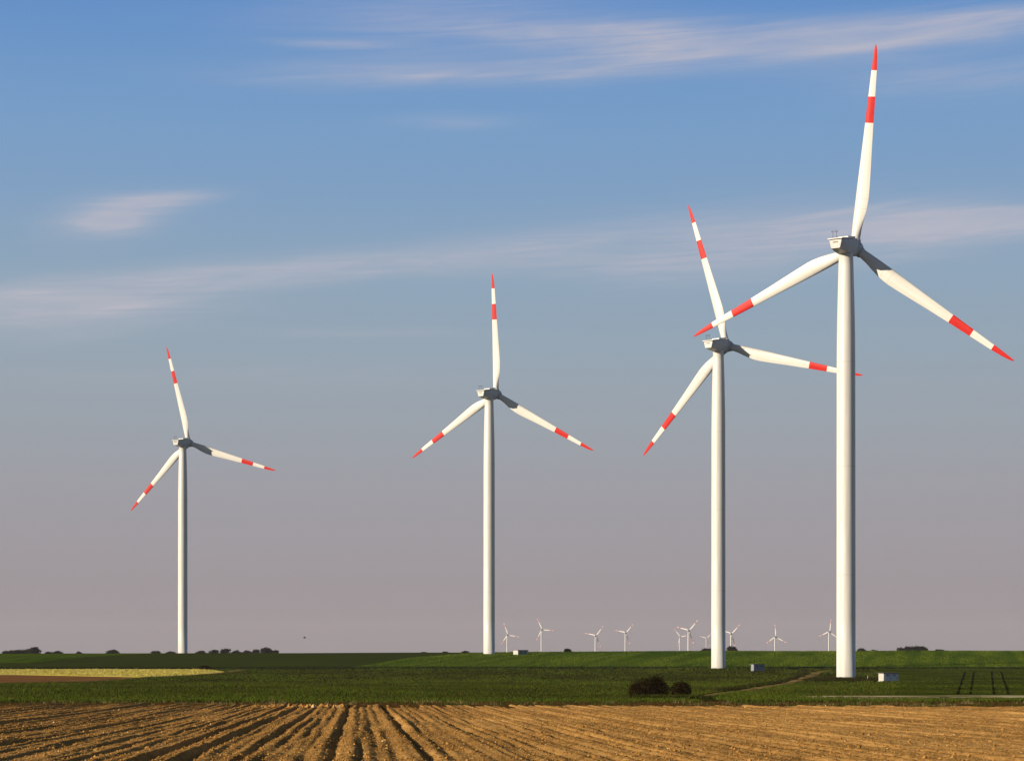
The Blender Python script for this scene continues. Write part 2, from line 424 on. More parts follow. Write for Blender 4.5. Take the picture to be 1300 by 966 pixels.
# ------------------------------------------------------------------ grass
def tufts(name, label, cat, x, y, h, w, cols, blades, off=0.0, lean=0.5):
    n = len(x)
    B = blades
    bx = np.repeat(x, B) + rng.normal(size=n * B) * 0.16; by = np.repeat(y, B) + rng.normal(size=n * B) * 0.16
    bh = np.repeat(h, B) * (0.6 + 0.6 * rng.random(n * B)); bw = np.repeat(w, B) * (0.7 + 0.6 * rng.random(n * B))
    a = rng.random(n * B) * 6.283; la = rng.random(n * B) * 6.283; lm = bh * lean * rng.random(n * B)
    z = gz(bx, by) + off - 0.04
    dx, dy = np.cos(a) * bw / 2, np.sin(a) * bw / 2
    p0 = np.stack([bx - dx, by - dy, z], -1); p1 = np.stack([bx + dx, by + dy, z], -1)
    mx, my = bx + np.cos(la) * lm * 0.35, by + np.sin(la) * lm * 0.35
    p2 = np.stack([mx + dx * 0.7, my + dy * 0.7, z + bh * 0.6], -1); p3 = np.stack([mx - dx * 0.7, my - dy * 0.7, z + bh * 0.6], -1)
    p4 = np.stack([bx + np.cos(la) * lm, by + np.sin(la) * lm, z + bh], -1)
    V = np.stack([p0, p1, p2, p3, p4], 1).reshape(-1, 3)
    b = (np.arange(n * B) * 5)[:, None]
    tri = np.concatenate([b + np.array([[0, 1, 2]]), b + np.array([[0, 2, 3]]), b + np.array([[3, 2, 4]])], 0)
    me = np_mesh(name, V, tri)
    c = np.repeat(cols, B, 0) * (0.8 + 0.4 * rng.random((n * B, 1)))
    set_tint(me, np.repeat(c, 5, 0))
    return tag(link(name, me, M_grass), label, cat, kind='stuff')


def scatter(n, y0, y1, k, power=1.0):
    y = y0 + (y1 - y0) * rng.random(n) ** power
    return (rng.random(n) * 2 - 1) * k * y, y


n = 80000
x, y = scatter(n, 215, 648, 0.29, 1.7)
pn = vnoise(x / 14 + 300, y / 30 + 300, 21) + 0.5 + 0.4 * vnoise(x / 3 + 90, y / 7 + 90, 22)
ok = ~((y > 230) & (y < 246) & (x > 34) & (rng.random(n) < 0.8)) & ~((y > 400) & (x < np.interp(y, [400, 519, 522, 560, 600, 648], [-100, -92, -95, -84, -84, -96])))
pathx = np.interp(y, [240, 272, 309, 369, 457, 590], [21.5, 27.5, 36, 47, 63, 88])
ok &= np.abs(x - pathx) > 1.6
x, y, pn = x[ok], y[ok], pn[ok]
g0, g1, g2 = np.array([0.044, 0.056, 0.008]), np.array([0.070, 0.098, 0.010]), np.array([0.095, 0.080, 0.018])
mixv = np.clip(1.5 * pn - 0.3, 0, 1)[:, None]
cols = g0 * (1 - mixv) + g1 * mixv
fr = np.clip((248 - y) / 22, 0, 1)[:, None]
cols = cols * (1 - fr * 0.7) + g1 * 1.15 * fr * 0.7
dry = (rng.random(len(x)) < 0.10)[:, None]
cols = np.where(dry, g2, cols)
tufts('grass', 'dark green rough grass covering the valley between field and towers', 'grass', x, y, 0.16 + 0.28 * np.clip(pn, 0, 1) + 0.06 * rng.random(len(x)), 0.05 + y * 0.00016, cols, 5)

n = 3200
a = rng.random(n) * 6.283; q = np.sqrt(rng.random(n))
x = 77 + np.cos(a) * q * 10.5; y = 466 + np.sin(a) * q * 15
ok = np.hypot(x - 77.1, y - 473) > 2.6
x, y = x[ok], y[ok]
yp = 290 + rng.random(1800) * 280
xp = np.interp(yp, [240, 272, 309, 369, 457, 590], [21.5, 27.5, 36, 47, 63, 88]) - 1.9 - 1.2 * rng.random(1800)
x, y = np.concatenate([x, xp]), np.concatenate([y, yp])
tufts('long_grass', 'long dark grass on the mound of the nearest tower and along the sandy path', 'grass', x, y, 0.3 + 0.35 * rng.random(len(x)), np.full(len(x), 0.12),
      np.array([0.034, 0.033, 0.009]) * (0.6 + 0.8 * rng.random((len(x), 1))), 5)

x, y = scatter(9000, 196, 217, 0.29)
ok = y > 197.0 - 0.16 * x
x, y = x[ok], y[ok]
tufts('dry_grass', 'brown withered grass along the edge of the ploughed field', 'grass', x, y, 0.08 + 0.14 * rng.random(len(x)), np.full(len(x), 0.05),
      np.array([0.085, 0.055, 0.018]) * (0.6 + 0.8 * rng.random((len(x), 1))), 5)
n = 1500
k0 = rng.integers(0, 260, n); cxk = (rng.random(260) * 2 - 1) * 60; cyk = 199 + 15 * rng.random(260) ** 1.5 - 0.16 * cxk * 0.8
x = cxk[k0] + rng.normal(size=n) * 0.5; y = cyk[k0] + rng.normal(size=n) * 0.4
tufts('weeds', 'scattered green and straw coloured weeds along the ragged edge of the ploughed soil', 'weeds', x, y, 0.15 + 0.4 * rng.random(260)[k0], np.full(n, 0.05),
      np.where((rng.random(260) < 0.35)[k0][:, None], np.array([[0.20, 0.16, 0.06]]), np.array([[0.055, 0.075, 0.012]])) * (0.6 + 0.7 * rng.random((n, 1))), 5)
n = 9000
x = 33 + rng.random(n) * 60; y = 231 + rng.normal(size=n) * 2.2 + (rng.random(n) < 0.35) * 13
tufts('pale_grass', 'pale straw grass fringing the gravel strip at right', 'grass', x, y, 0.10 + 0.16 * rng.random(n), np.full(n, 0.05),
      np.array([0.30, 0.27, 0.14]) * (0.4 + 0.8 * rng.random((n, 1))), 5)
n = 16000
x, y = scatter(n, 520, 644, 0.29)
ok = (x < np.interp(y, [522, 560, 600, 646], [-95, -84, -84, -96])) & (y > 524 + np.interp(x, [-135, -92], [40, 0]))
x, y = x[ok], y[ok]
tufts('yellow_plants', 'pale yellow flowering plants filling the strip at the left', 'crop', x, y, 0.2 + 0.3 * rng.random(len(x)), np.full(len(x), 0.16),
      np.array([0.58, 0.50, 0.12]) * (0.45 + 0.75 * rng.random((len(x), 1))), 4)
n = 900
x = np.concatenate([14 + rng.random(n) * 8.2, ]); y = 233.4 + rng.random(n) * 2.0
tufts('bush_grass', 'tall olive grass around the feet of the two dark bushes', 'grass', x, y, 0.25 + 0.4 * rng.random(n), np.full(n, 0.06), np.array([0.060, 0.070, 0.012]) * (0.5 + 0.8 * rng.random((n, 1))), 5)
n = 80000
x, y = scatter(n, 652, 850, 0.28)
ok = x > np.interp(y, [652, 745, 800, 1000], [-51, -36, -14, 61])
x, y = x[ok], y[ok]
st = np.clip(0.5 + 1.3 * vnoise((x - 0.22 * y) / 3.0 + 400, y / 55 + 50, 41) + 0.8 * vnoise(x / 26 + 90, y / 60 + 20, 42), 0, 1)[:, None]
tufts('wheat_plants', 'bright green wheat plants standing in streaks on the rising slope', 'wheat', x, y, 0.30 + 0.25 * rng.random(len(x)), np.full(len(x), 0.16),
      np.array([0.040, 0.078, 0.007]) * (1 - st) + np.array([0.115, 0.160, 0.014]) * st, 3, off=0.2)
# crop tops standing along the field edge lines, so the edges read as plants
x, y = scatter(16000, 649.5, 656, 0.29)
tufts('field_edge_grass', 'dark grass growing along the foot of the rising wheat slope', 'grass', x, y, 0.35 + 0.4 * rng.random(len(x)), np.full(len(x), 0.14),
      np.array([0.026, 0.036, 0.012]) * (0.6 + 0.8 * rng.random((len(x), 1))), 4)

# ------------------------------------------------------------------ wind turbines
HUBZ, OVER, TILT, CONE, RT = 100.3, 5.6, R(6.5), R(1.6), 46.2


def blade_mesh():
    st = [(1.2, 2.1, 1.0, 14, 0.5), (2.6, 2.1, 1.0, 14, 0.5), (4.5, 2.35, 0.82, 14, 0.45), (6.5, 2.80, 0.60, 13, 0.38), (8.6, 3.20, 0.45, 12, 0.33), (10.4, 3.38, 0.37, 10.5, 0.31),
          (11.8, 3.40, 0.33, 9.5, 0.30), (14, 3.26, 0.29, 8, 0.30), (18, 2.92, 0.25, 6, 0.30), (23, 2.50, 0.22, 4, 0.30), (28.55, 2.08, 0.20, 2.6, 0.30), (34.5, 1.72, 0.18, 1.5, 0.30),
          (40.4, 1.32, 0.17, 0.6, 0.30), (43.5, 0.98, 0.16, 0.2, 0.30), (45.2, 0.62, 0.16, 0, 0.32), (45.9, 0.36, 0.16, 0, 0.36), (RT, 0.10, 0.16, 0, 0.45)]
    r_ = [s[0] for s in st]
    cuts = sorted(set(r_ + list(np.arange(2, 45, 1.0)) + [28.55, 34.5, 40.4, 9.05, 9.13, 11.25, 11.33]))
    rings, mis = [], []
    n = 28
    for r in cuts:
        c, th, tw, ax = [float(np.interp(r, r_, [s[i] for s in st])) for i in (1, 2, 3, 4)]
        circ = np.clip((8.0 - r) / 5.0, 0, 1)
        ring = []
        for k in range(n):
            a = 2 * math.pi * k / n
            xc = 0.5 * (1 + math.cos(a))                     # 1 = trailing edge, 0 = leading edge
            yt = 5 * (0.2969 * math.sqrt(max(xc, 0)) - 0.126 * xc - 0.3516 * xc ** 2 + 0.2843 * xc ** 3 - 0.1036 * xc ** 4)
            ya = (yt if math.sin(a) >= 0 else -yt * 0.72) * th
            yc = 0.5 * math.sin(a) * th
            yy = (circ * yc + (1 - circ) * ya) * c
            xx = (xc - ax) * c
            t = R(tw)
            # trailing edge toward +X, leading edge turned up-wind (+Y)
            ring.append((xx * math.cos(t) + yy * math.sin(t) * -1, -xx * math.sin(t) - yy * math.cos(t) , r))
        rings.append(ring)
    for i in range(len(cuts) - 1):
        m = (cuts[i] + cuts[i + 1]) / 2
        mis.append(1 if (28.55 < m < 34.5 or m > 40.4) else 2 if (9.05 < m < 9.13 or 11.25 < m < 11.33) else 0)
    mb = MB(); mb.loft(rings, cap=True, sm=True, mis=mis)
    return mb.mesh('blade')


def tower_mesh():
    mb = MB()
    prof = [(2.26, -0.6), (2.26, 0.28), (2.19, 0.30), (2.18, 14)]
    mis = [1, 1, 0]
    def seam(r, z):
        prof.append((r, z - 0.05)); mis.append(0)
        prof.append((r, z + 0.05)); mis.append(1)
    seam(2.17, 24); seam(2.15, 49); seam(2.12, 73)
    for r, z in ((2.08, 79), (2.0, 84), (1.86, 90), (1.72, 95), (1.63, 97.6), (1.70, 97.7), (1.70, 98.1)):
        prof.append((r, z)); mis.append(0)
    mb.lathe(prof, 64, mis=mis)
    return mb.mesh('tower')


def nacelle_mesh():
    mb = MB(); rings = []
    for y, wt, zt, zm, wb, zb in ((-6.6, 1.42, 0.02, -0.3, 0.95, -2.0), (-6.45, 1.52, 0.10, -0.35, 1.02, -2.08), (-4.5, 1.66, 0.43, -0.6, 1.2, -2.22), (-2.4, 1.74, 0.80, -0.8, 1.32, -2.38),
                                  (-1.6, 1.76, 0.94, -0.85, 1.36, -2.43), (2.6, 1.76, 1.68, -0.5, 1.36, -2.40), (3.7, 1.60, 1.6, -0.3, 1.25, -1.95), (4.0, 1.45, 1.45, -0.2, 1.15, -1.6)):
        c = 0.16
        ring = [(-wt + c, y, zt), (wt - c, y, zt), (wt, y, zt - c), (wt, y, zm), (wb + c * 0.8, y, zb + c * 0.8), (wb - c, y, zb), (-wb + c, y, zb), (-wb - c * 0.8, y, zb + c * 0.8), (-wt, y, zm), (-wt, y, zt - c)]
        rings.append([(p[0], p[1], p[2] + HUBZ) for p in ring])
    mb.loft(rings, cap=True)
    return mb.mesh('nacelle')


def hub_mesh():
    mb = MB()
    prof = [(0.9, -2.05), (1.5, -2.0), (1.72, -1.7), (1.82, -0.9), (1.85, 0), (1.78, 0.9), (1.55, 1.7), (1.15, 2.35), (0.6, 2.75), (0.05, 2.9)]
    mb.lathe(prof, 40, axis='y')
    for k in range(3):
        a = 2 * math.pi * k / 3
        q = Matrix.Rotation(a, 3, 'Y')
        rings = []
        for r, h in ((1.28, 0.9), (1.26, 1.75), (1.22, 2.05), (1.05, 2.06)):
            rings.append([q @ Vector((r * math.cos(t), r * math.sin(t), h)) for t in [2 * math.pi * j / 32 for j in range(32)]])
        mb.loft(rings, cap=True, sm=True)
    return mb.mesh('hub')


me_blade, me_tower, me_nac, me_hub = blade_mesh(), tower_mesh(), nacelle_mesh(), hub_mesh()
for m, ms in ((me_blade, (M_white, M_red, M_seam)), (me_tower, (M_white, M_seam)), (me_nac, (M_nac,)), (me_hub, (M_nac,))):
    for q in ms: m.materials.append(q)
def slab(x0, y0, y1, za, zb, t, bev):
    m = MB(); rings = []
    for y, z, k in ((y0, za, 0.9), (y0 + bev, za, 1), (y1 - bev, zb, 1), (y1, zb, 0.9)):
        w_ = x0 * (1 if k == 1 else 0.97); h0, h1 = z + (0 if k == 1 else bev * 0.5), z + t - (0 if k == 1 else bev * 0.5)
        rings.append([(-w_, y, HUBZ + h0), (w_, y, HUBZ + h0), (w_, y, HUBZ + h1 - bev), (w_ - bev, y, HUBZ + h1), (-w_ + bev, y, HUBZ + h1), (-w_, y, HUBZ + h1 - bev)])
    m.loft(rings, cap=True)
    return m
me_roof = slab(1.80, -7.05, 1.0, 0.03, 1.42, 0.24, 0.07).mesh('roof_lid'); me_roof.materials.append(M_white)
me_hatch = slab(1.25, -1.8, 2.8, 1.05, 1.75, 0.48, 0.12).mesh('roof_hatch'); me_hatch.materials.append(M_white)
mb = MB()
for xx in (-0.75, 0.15):
    mb.tube([(xx, -6.3, HUBZ + 0.2), (xx, -6.3, HUBZ + 2.1)], [0.055, 0.04], 8)
    mb.tube([(xx - 0.28, -6.3, HUBZ + 1.75), (xx + 0.28, -6.3, HUBZ + 1.75)], [0.03, 0.03], 6)
    for s in (-0.28, 0.28):
        mb.lathe([(0.02, HUBZ + 1.75), (0.09, HUBZ + 1.92), (0.02, HUBZ + 2.05)], 8)
        for i in range(len(mb.v) - 24, len(mb.v)):
            p = mb.v[i]; mb.v[i] = (p[0] + xx + s, p[1] - 6.3, p[2])
me_mast = mb.mesh('sensor_mast'); me_mast.materials.append(M_dark)
mb = MB()
xx = -0.62
for w in (0.13, 0.10, 0.13, 0.10, 0.15, 0.10, 0.13):
    mb.box(xx, xx + w, -6.63, -6.595, HUBZ - 0.75, HUBZ - 0.48); xx += w + 0.06
me_logo = mb.mesh('lettering'); me_logo.materials.append(M_logo)
mb = MB()
mb.box(-0.95, 0.95, -6.625, -6.59, HUBZ - 1.65, HUBZ - 1.0, bev=0.012)
me_grille = mb.mesh('rear_panel'); me_grille.materials.append(M_nac)

def turbine(x, y, z, yaw, az, label, group, detail=True):
    t = empty('wind_turbine', (x, y, z), -R(yaw))
    tag(t, label, 'wind turbine', group)
    link('tower', me_tower, [], t)
    nc = link('nacelle', me_nac, [], t)
    if detail:
        for nm, m in (('roof_lid', me_roof), ('roof_hatch', me_hatch), ('sensor_mast', me_mast), ('lettering', me_logo), ('rear_panel', me_grille)):
            link(nm, m, [], nc)
    base = Matrix.Translation((0, OVER, HUBZ)) @ Matrix.Rotation(TILT, 4, 'X')
    hb = link('hub', me_hub, [], t)
    hb.matrix_local = base @ Matrix.Rotation(R(az), 4, 'Y')
    for k in range(3):
        b = link('blade', me_blade, [], t)
        b.matrix_local = base @ Matrix.Rotation(R(az + 120 * k), 4, 'Y') @ Matrix.Rotation(-CONE, 4, 'X')
    return t


def at(px, D):
    return (px - 650) / 2600.0 * D


G1, G2 = 'large wind turbines standing in the fields', 'small wind turbines far beyond the horizon'
for px, D, yaw, az, lab in (
        (1074, 473, 30.2, 8.2, 'nearest and tallest wind turbine, its foot beside a small white kiosk'),
        (912, 634, 33.8, -14.6, 'wind turbine whose blades overlap those of the tallest turbine, standing behind the two dark bushes'),
        (621, 785, 28.4, 0.4, 'wind turbine with one blade straight up, at the left edge of the bright green slope'),
        (232, 955, 20.9, -12.2, 'leftmost and smallest of the four large turbines, standing beyond the yellow crop')):
    x = at(px, D)
    turbine(x, D, float(gz(x, D)) - 0.05, yaw, az, lab, G1)
FAR = [(645, 805.5, 6900, -20, 26, 'far turbine between the central tower and the white kiosk with green doors'),
       (688.5, 799, 6700, -26, 26, 'far turbine just right of the kiosk with green doors'),
       (757, 806.5, 6700, 40, 26, 'first far turbine right of the lone horizon bush, its upper blade leaning right'),
       (795, 803, 7000, 42, 26, 'far turbine standing free midway between the lone bush and the crowded cluster'),
       (864, 808, 8600, -40, 26, 'lower far turbine half hidden at the left of a crossing pair'),
       (875, 800, 5900, 43, 26, 'largest far turbine of the crossing pair left of the second big tower'),
       (897.8, 810, 10400, 45, 26, 'tiniest far turbine, partly hidden behind the second big tower'),
       (929, 804, 6500, 46, 26, 'far turbine close to the right side of the second big tower, above a round tree'),
       (985, 808, 6700, -2, 26, 'far turbine with one blade straight up, between the two right-hand towers'),
       (1053.5, 801.5, 6700, 8, 26, 'far turbine close to the left side of the nearest tower')]
for px, hy, D, az, al, lab in FAR:
    x = at(px - 1.2, D)
    hubz = EYE + (822 - hy) / 2600.0 * D
    turbine(x, D, hubz - HUBZ, math.degrees(math.atan2(x, D)) + al, az, lab, G2, detail=False)


# ------------------------------------------------------------------ transformer kiosks
def kiosk(px, D, w, d, h, th, label, wall, front, sink=0.0, door=None):
    x = at(px, D)
    k = empty('transformer_kiosk', (x, D, float(gz(x, D)) - sink), R(th))
    tag(k, label, 'kiosk', 'transformer kiosks beside the towers')
    b = MB(); b.box(-w / 2 - 0.12, w / 2 + 0.12, -d / 2 - 0.12, d / 2 + 0.12, -0.5, 0.14); b.build('plinth', M_concrete, k)
    b = MB(); b.box(-w / 2, w / 2, -d / 2, d / 2, 0.14, h, bev=0.03); b.build('wall', wall, k)
    b = MB(); b.box(-w / 2 - 0.14, w / 2 + 0.14, -d / 2 - 0.14, d / 2 + 0.14, h, h + 0.18, bev=0.04); b.build('roof', M_kroof, k)
    for i in range(2):
        x0 = -w * 0.42 + i * w * 0.43
        b = MB(); b.box(x0, x0 + w * 0.40, -d / 2 - 0.05, -d / 2 + 0.01, 0.2, h - 0.12, bev=0.012)
        dr = b.build('door', front, k)
        b = MB(); b.box(x0 + w * 0.33, x0 + w * 0.36, -d / 2 - 0.10, -d / 2 - 0.045, h * 0.45, h * 0.58); b.build('handle', M_dark, dr)
        b = MB()
        for j in range(5): b.box(x0 + w * 0.08, x0 + w * 0.30, -d / 2 - 0.075, -d / 2 - 0.045, h * 0.68 + j * 0.09, h * 0.68 + j * 0.09 + 0.05)
        b.build('louvre', M_dark, dr)
    return k


kiosk(1128, 452, 4.6, 1.6, 1.8, 35, 'small white kiosk with pale doors at the foot of the nearest tower', M_kwall, M_kdoor)
kiosk(962, 612, 4.4, 1.2, 2.1, 36, 'shade-painted blue grey kiosk right of the second tower, at the foot of the wheat slope', M_kshade, M_kshade, 0.2)
kiosk(661, 772, 4.6, 3.2, 2.0, 33, 'white walled kiosk with green doors on the horizon by the central tower', M_kwall, M_kgreen, 0.1)
# marker post near the nearest tower
x = at(1101.5, 462)
p = empty('marker_post', (x, 462, float(gz(x, 462))))
tag(p, 'short white marker post in the grass between the nearest tower and its kiosk', 'post')
b = MB(); b.tube([(0, 0, -0.3), (0, 0, 1.0)], [0.07, 0.07], 10); b.build('post', M_kwall, p)
b = MB(); b.lathe([(0.09, 0.98), (0.09, 1.08), (0.03, 1.14)], 10); b.build('cap', M_dark, p)


# ------------------------------------------------------------------ trees and bushes
def leaves(n, blobs, size, cols, edge=0.45, jit=0.3):
    """leaf clumps spread through several overlapping blobs: (cx,cy,cz,rx,ry,rz)"""
    bl = np.array(blobs, float); vol = bl[:, 3] * bl[:, 4] * bl[:, 5]
    which = rng.choice(len(bl), n, p=vol / vol.sum())
    d = rng.normal(size=(n, 3)); d /= np.linalg.norm(d, axis=1, keepdims=True)
    rad = rng.random(n) ** edge * (1 - jit / 2 + jit * rng.random(n))
    c = bl[which, :3] + d * rad[:, None] * bl[which, 3:]
    s = size * (0.5 + rng.random(n))
    u_ = rng.normal(size=(n, 3)); u_ /= np.linalg.norm(u_, axis=1, keepdims=True)
    v_ = np.cross(u_, rng.normal(size=(n, 3))); v_ /= np.linalg.norm(v_, axis=1, keepdims=True)
    q = np.stack([c - u_ * s[:, None], c + v_ * s[:, None] * 0.55, c + u_ * s[:, None], c - v_ * s[:, None] * 0.55], 1)
    me = np_mesh('crown', q.reshape(-1, 3), np.arange(n * 4).reshape(-1, 4))
    base = np.array(cols)[rng.integers(0, len(cols), n)] * (0.7 + 0.6 * rng.random((n, 1)))
    set_tint(me, np.repeat(base, 4, 0))
    me.materials.append(M_leaf)
    return me


def wood_mesh(h, spread, nl, r0, name):
    b = MB()
    b.tube([(0, 0, -0.4), (0.05 * h * 0.3, 0, h * 0.25), (0, 0.03 * h, h * 0.55), (0.02 * h, 0, h * 0.85)], [r0, r0 * 0.8, r0 * 0.5, r0 * 0.12], 9)
    for i in range(nl):
        a = i * 2.4 + random.random(); z0 = h * random.uniform(0.2, 0.55); L = spread * random.uniform(0.6, 1.0)
        b.tube([(0, 0, z0), (math.cos(a) * L * 0.5, math.sin(a) * L * 0.5, z0 + h * 0.16), (math.cos(a) * L, math.sin(a) * L, z0 + h * random.uniform(0.25, 0.42))], [r0 * 0.45, r0 * 0.28, r0 * 0.06], 6)
    return b.mesh(name)


def crown_variant(h, w, seed):
    rr = random.Random(seed)
    blobs = []
    for i in range(9):
        a = rr.uniform(0, 6.28); q = rr.uniform(0.15, 0.62) * w
        blobs.append((math.cos(a) * q, math.sin(a) * q, h * rr.uniform(0.38, 0.78), w * rr.uniform(0.28, 0.48), w * rr.uniform(0.28, 0.48), h * rr.uniform(0.12, 0.2)))
    blobs.append((0, 0, h * 0.62, w * 0.72, w * 0.72, h * 0.30))
    for _ in range(3):
        blobs.append((rr.uniform(-.45, .45) * w, rr.uniform(-.4, .4) * w, h * rr.uniform(0.74, 0.86), w * rr.uniform(0.2, 0.36), w * 0.3, h * 0.14))
    return blobs


GREENS = [(0.016, 0.016, 0.008), (0.026, 0.024, 0.010), (0.028, 0.020, 0.011), (0.013, 0.013, 0.007)]
variants = []
for i in range(6):
    variants.append((leaves(2600, crown_variant(10, 6.0, 50 + i), 0.42, GREENS), wood_mesh(10, 3.2, 9, 0.28, 'trunk')))
    variants[-1][1].materials.append(M_bark)
GT = 'trees along the far horizon'


def tree(px, top_y, halfw, D, v, label, cat='tree', name='tree'):
    x = at(px, D); z = float(gz(x, D))
    h = EYE + (822 - top_y + (1.3 if name == 'tree' else 0.8)) / 2600.0 * D - z
    if name == 'bush':
        z -= h * 0.55; h *= 1.55
    t = empty(name, (x, D, z), random.uniform(0, 6.28))
    tag(t, label, cat, GT)
    sw = halfw / 2600.0 * D / 4.3
    cm, tm = variants[v % 6]
    sc = (sw, sw, h / 9.6)
    for nm, m in (('crown', cm), ('trunk', tm)):
        o = link(nm, m, [], t); o.scale = sc
    return t


TREES = [
    (7, 827.0, 6, 'low outermost tree of the clump at the far left of the horizon'),
    (16, 825.6, 7, 'rounded second tree of the clump at the far left of the horizon'),
    (25, 825.4, 7, 'flat topped middle tree of the clump at the far left of the horizon'),
    (34, 824.6, 7, 'fourth tree of the far left clump, leaning on its tallest tree'),
    (42, 821.8, 8, 'tallest tree, at the right end of the clump at far left'),
    (61, 828.2, 5, 'low shrubby tree just right of the far left clump'),
    (73, 827.4, 7, 'flat dark tree between the far left clump and the lone round tree'),
    (100, 828.0, 5, 'tiny treetop halfway from the far left clump to the lone round tree'),
    (143, 825.0, 9, 'lone round tree on the horizon above the yellow strip'),
    (198, 827.0, 8, 'low wide tree left of the leftmost turbine tower'),
    (217, 827.4, 7, 'tree touching the left side of the leftmost turbine tower'),
    (254, 826.6, 7, 'first tree right of the leftmost turbine tower'),
    (271, 825.4, 7, 'second tree right of the leftmost turbine tower'),
    (286, 824.6, 7, 'third tree right of the leftmost turbine tower, slightly taller'),
    (300, 826.6, 8, 'low middle tree of the row right of the leftmost tower'),
    (314, 826.0, 7, 'tree before the last group of the row right of the leftmost tower'),
    (325, 825.0, 6, 'narrow tree beside the tallest of the row right of the leftmost tower'),
    (338, 822.4, 8, 'tallest tree of the row right of the leftmost tower'),
    (349, 825.6, 6, 'last small tree of the row right of the leftmost tower'),
    (898, 823.6, 10, 'low tree behind the left side of the second big tower'),
    (929, 821.5, 7, 'round tree behind the right side of the second big tower'),
    (1093, 823.6, 6, 'small tree just right of the nearest tower'),
    (1110, 825.0, 6, 'low treetop over the white kiosk by the nearest tower'),
    (1144, 822.6, 6, 'left end tree of the dense clump right of the nearest tower'),
    (1153, 821.2, 7, 'second tree of the dense clump right of the nearest tower'),
    (1163, 820.2, 8, 'tallest middle tree of the dense clump right of the nearest tower'),
    (1173, 820.8, 6, 'right end tree of the dense clump right of the nearest tower'),
    (1193, 825.4, 7, 'low lone tree right of the dense clump on the right horizon')]
for i, (px, ty, hw, lab) in enumerate(TREES):
    tree(px, ty, hw, 1700 + (i * 37) % 120, i * 5 + i // 6, lab)
for i, (px, ty, hw, D, lab) in enumerate((
        (260, 845.0, 7, 640, 'low dark shrub at the right tip of the yellow strip'),
        (720.5, 823.4, 5, 838, 'lone low bush on the crest right of the far turbine pair'),
        (538, 827.8, 3.5, 846, 'low scrub on the crest, leftmost of three left of the central tower'),
        (565, 827.2, 4, 846, 'low scrub on the crest, middle of three left of the central tower'),
        (591, 826.6, 5, 842, 'low scrub on the crest closest to the central tower'))):
    tree(px, ty, hw, D, i + 2, lab, 'bush', 'bush')


def bush(px, D, w, h, blobs, n, label):
    x = at(px, D); z = float(gz(x, D))
    t = empty('bush', (x, D, z - 0.05))
    tag(t, label, 'bush', 'dark bushes at the edge of the grass')
    me = leaves(n, blobs, 0.085, [(0.020, 0.012, 0.004), (0.030, 0.019, 0.005), (0.018, 0.013, 0.004), (0.060, 0.040, 0.010), (0.026, 0.024, 0.006)], 0.5, 0.5)
    link('foliage', me, [], t)
    b = MB()
    for i in range(70):
        a = random.uniform(0, 6.28); q = random.uniform(0, 0.42) * w; bx, by = math.cos(a) * q, math.sin(a) * q * 0.6
        L = h * random.uniform(0.55, 1.22); ox, oy = bx * random.uniform(1.0, 1.3), by * 1.2
        b.tube([(bx, by, -0.1), ((bx + ox) / 2 + random.uniform(-.1, .1), (by + oy) / 2, L * 0.5), (ox + random.uniform(-.25, .25), oy + random.uniform(-.2, .2), L)], [0.025, 0.014, 0.004], 5)
    b.build('stem', M_twig, t)


bush(825, 236, 4.6, 2.6, [(-1.55, 0, 1.0, 0.95, 0.9, 0.95), (-0.8, 0.1, 1.15, 1.0, 1.0, 1.15), (0.15, -0.1, 1.35, 1.05, 1.0, 1.15), (0.8, 0.1, 1.45, 0.95, 0.9, 1.2), (1.5, 0, 1.05, 0.75, 0.8, 1.0), (0.4, 0.2, 1.9, 0.8, 0.7, 0.65), (-1.9, 0, 0.6, 0.5, 0.6, 0.6)], 17000,
     'large dark brown bush, wider of the two at the field edge')
bush(864, 236, 2.4, 2.1, [(-0.35, 0, 0.95, 0.75, 0.75, 0.95), (0.45, 0.1, 1.0, 0.75, 0.75, 0.95), (0.1, 0, 1.45, 0.7, 0.6, 0.5), (0.8, 0, 0.6, 0.4, 0.5, 0.6)], 7000,
     'small dark brown bush just right of the larger one')

# ------------------------------------------------------------------ bird
D = 340
bd = empty('bird', (at(386.5, D), D, EYE + (822 - 809.5) / 2600 * D), R(25))
tag(bd, 'small dark bird flying low over the fields left of centre', 'bird')
b = MB()
rings = []
for s, r in ((-0.24, 0.01), (-0.16, 0.035), (-0.05, 0.07), (0.06, 0.065), (0.13, 0.04), (0.18, 0.045), (0.22, 0.03), (0.26, 0.006)):
    rings.append([(s, r * math.cos(a), r * 0.9 * math.sin(a)) for a in [2 * math.pi * k / 12 for k in range(12)]])
b.loft(rings, cap=True, sm=True)
for sgn in (-1, 1):        # raised wings, joined to the body
    top = [(0.09, 0.04 * sgn, 0.03), (0.10, 0.22 * sgn, 0.15), (0.02, 0.40 * sgn, 0.24), (-0.06, 0.24 * sgn, 0.14), (-0.08, 0.04 * sgn, 0.02)]
    b.loft([top, [(p[0], p[1], p[2] - 0.015) for p in top]], cap=True)
b.loft([[(-0.2, -0.03, 0.01), (-0.2, 0.03, 0.01), (-0.34, 0.06, 0.0), (-0.34, -0.06, 0.0)], [(-0.2, -0.03, -0.01), (-0.2, 0.03, -0.01), (-0.34, 0.06, -0.012), (-0.34, -0.06, -0.012)]], cap=True)
b.build('body', M_bird, bd)

# ------------------------------------------------------------------ world: sky
w = bpy.data.worlds.new('World'); scene.world = w; w.use_nodes = True
nt = w.node_tree; N, L = nt.nodes, nt.links
bg = N['Background']; STR = 0.05; bg.inputs['Strength'].default_value = STR


